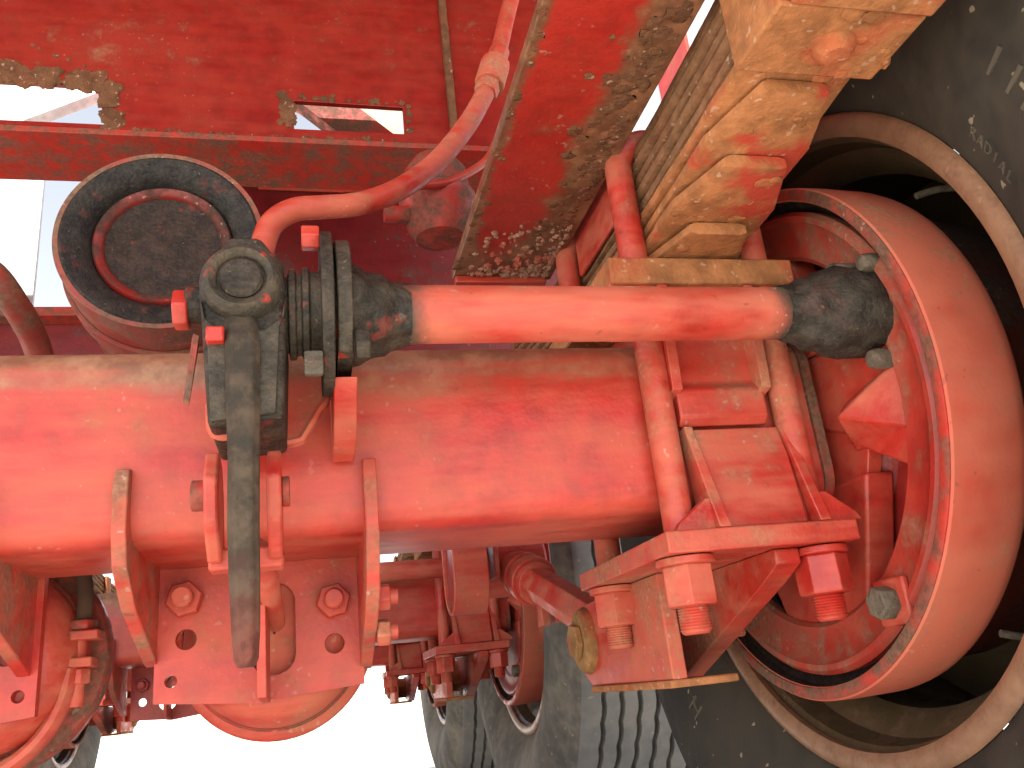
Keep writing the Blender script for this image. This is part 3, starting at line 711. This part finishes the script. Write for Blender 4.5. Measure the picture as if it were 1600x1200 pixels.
h2_ = MB().tube([(-230, 235, 415), (-206, 240, 431), (-150, 260, 453), (-93, 280, 500), (-70, 290, 540)], 6, 12, 6).build('air_pipe', 'red', None, bevel=0, base=(-230, 235, 415)); tag(h2_, 'thin red pipe under the thick hose, by the frame rail', 'pipe')
vb = thing('relay_valve', (-158, 300, 390), 'brown-red rounded valve hanging behind the curved hose', 'valve')
MB().lathe('z', (-158, 310, 0), [(390, 20), (394, 34), (410, 44), (440, 50), (446, 54), (458, 54), (464, 48), (500, 44), (520, 30)], 40, True).build('body', 'brown', vb, bevel=0)
MB().lathe('x', (0, 300, 425), [(-235, 12), (-200, 12)], 18, True).build('port', 'brown', vb, bevel=.6)
lh = MB().tube([(-700, 190, 285), (-672, 196, 278), (-655, 225, 256), (-646, 280, 232), (-644, 330, 190), (-644, 350, 120)], 15, 16, 6).build('air_hose', 'tank', None, bevel=0, base=(-660, 200, 200)); tag(lh, 'dusty brown-red hose at the left edge above the axle', 'hose')
cw = MB().tube([(-552, 112, -20), (-540, 108, -62), (-535, 104, -92), (-537, 102, -118)], 7, 12, 6).build('brake_hose', 'wire', None, bevel=0, base=(-540, 104, -118)); tag(cw, 'brown rubber hose dropping to the left brake chamber', 'hose')

sr = thing('side_rail', (520, 750, 1040), 'pale side rail with red patch between frame rail and spring', 'rail')
MB().box(520, 560, 200, 1500, 1030, 1260).build('rail_panel', 'white', sr, bevel=2)
MB().box(512, 519.6, 690, 850, 1030, 1260).build('red_post', 'redspot', sr, bevel=1)

# unseen deck plates added overhead, cut and gapped to block sun from the axles
tf = thing('shade_deck', (X0, -500, 925), 'added unseen shade plate overhead', 'shade plate')
for x0, x1, y0, y1 in ((-1900, 350, -1000, 396), (-1900, 350, 412, 880), (-650, 60, 1020, 2000), (-1090, 60, 2004, 2900)):
    MB().box(x0, x1, y0, y1, *((925, 933) if y0 < 0 else (1062, 1070))).build('deck_plate', 'red_deep', tf, bevel=0)

# braces seen through the cut-outs of the crossmember
for i, (pts, mt, lab) in enumerate((([(-520, 900, 1290), (-40, 900, 860)], 'brown', 'brown diagonal brace seen through the right cut-out'),
                                    ([(-340, 1150, 1330), (200, 1150, 1060)], 'beige', 'pale beige beam seen through the right cut-out'),
                                    ([(-1250, 1250, 1180), (-700, 1250, 1500)], 'white', 'white diagonal beam seen through the left cut-out'))):
    a, b = Vector(pts[0]), Vector(pts[1]); d = (b-a).normalized(); nn = Vector((-d.z, 0, d.x))*(42 if i == 0 else 60)
    o = MB().prism('y', [(p.x, p.z) for p in (a-nn, b-nn, b+nn, a+nn)], a.y, a.y+40).build('brace', mt, None, bevel=2, base=tuple(a)); tag(o, lab, 'beam')

letters('11R22.5', 374, 2.735, 27, 23, bold=.3)
letters('RADIAL', 328, 2.736, 12, 9.6)
letters('H', 366, -.70, 32, 26)

pale = ty.data.copy(); pale.materials.clear(); pale.materials.append(M['rubber_skylit']); pale.materials.append(M['tread'])
for p, p0 in zip(pale.polygons, ty.data.polygons): p.material_index = p0.material_index
# ---------------------------------------------------------------- the axles behind: copies of the same running gear
KIDS = {}
for o in bpy.data.objects:
    if o.parent: KIDS.setdefault(o.parent.name, []).append(o)
set_r = [(ss, 'dark red spring seat'), (tb, 'red clamp plate and bracket'), (ub1, 'near red U-bolt'), (ub2, 'far red U-bolt'), (ls, 'muddy leaf spring'), (dr, 'red brake drum'), (bk, 'brake backing ring'), (wh, 'dusty tyre and rim'), (cm, 'brake camshaft'), (sl, 'black slack adjuster'), (bc1, 'red brake chamber')]
GR = {'spring_perch': 'spring seats', 'torque_arm_bracket': 'torque arm brackets', 'u_bolt': 'U-bolts over the leaf spring', 'leaf_spring': 'leaf springs', 'brake_drum': 'brake drums', 'drum_brake': 'drum brakes', 'truck_wheel': 'wheels', 'brake_camshaft': 'camshafts', 'slack_adjuster': 'slack adjusters', 'brake_chamber': 'brake chambers under the axle', 'axle_beam': 'axle beams', 'torque_rod': 'torque arms'}
allr = [r for r, _ in set_r] + [ax, ta]
for r in allr: r['group'] = GR[r.name.split('.')[0]]
for n_, ordn in ((1, 'second'), (2, 'third')):
    c = copy_tree(ax); c.location.y += 1.31*n_; c['label'] = 'red axle beam of the %s axle in the background' % ordn
    for r, lab in set_r:
        c = copy_tree(r, skip=('raised_letter', 'caked_mud')); c.location.y += 1.31*n_
        c['label'] = '%s on the right of the %s axle' % (lab, ordn)
        if n_ == 2 or r in (wh, dr, tb, ls):
            c = copy_tree(r, skip=('raised_letter', 'caked_mud')); c.location.y += 1.31*n_
            c.location.x = 2*X0*S - c.location.x; c.scale.x = -1
            c['label'] = '%s on the left of the %s axle' % (lab, ordn)
for n_, ordn in ((1, 'second'), (2, 'third')):
    c = copy_tree(wh, skip=('raised_letter', 'valve')); c.location.y += 1.31*n_; c.location.x += .335
    c['label'] = 'outer tyre of the pair on the right of the %s axle' % ordn
for o in bpy.data.objects:
    if o.data == ty.data and o != ty: o.data = pale
    if '_b' in o: del o['_b']
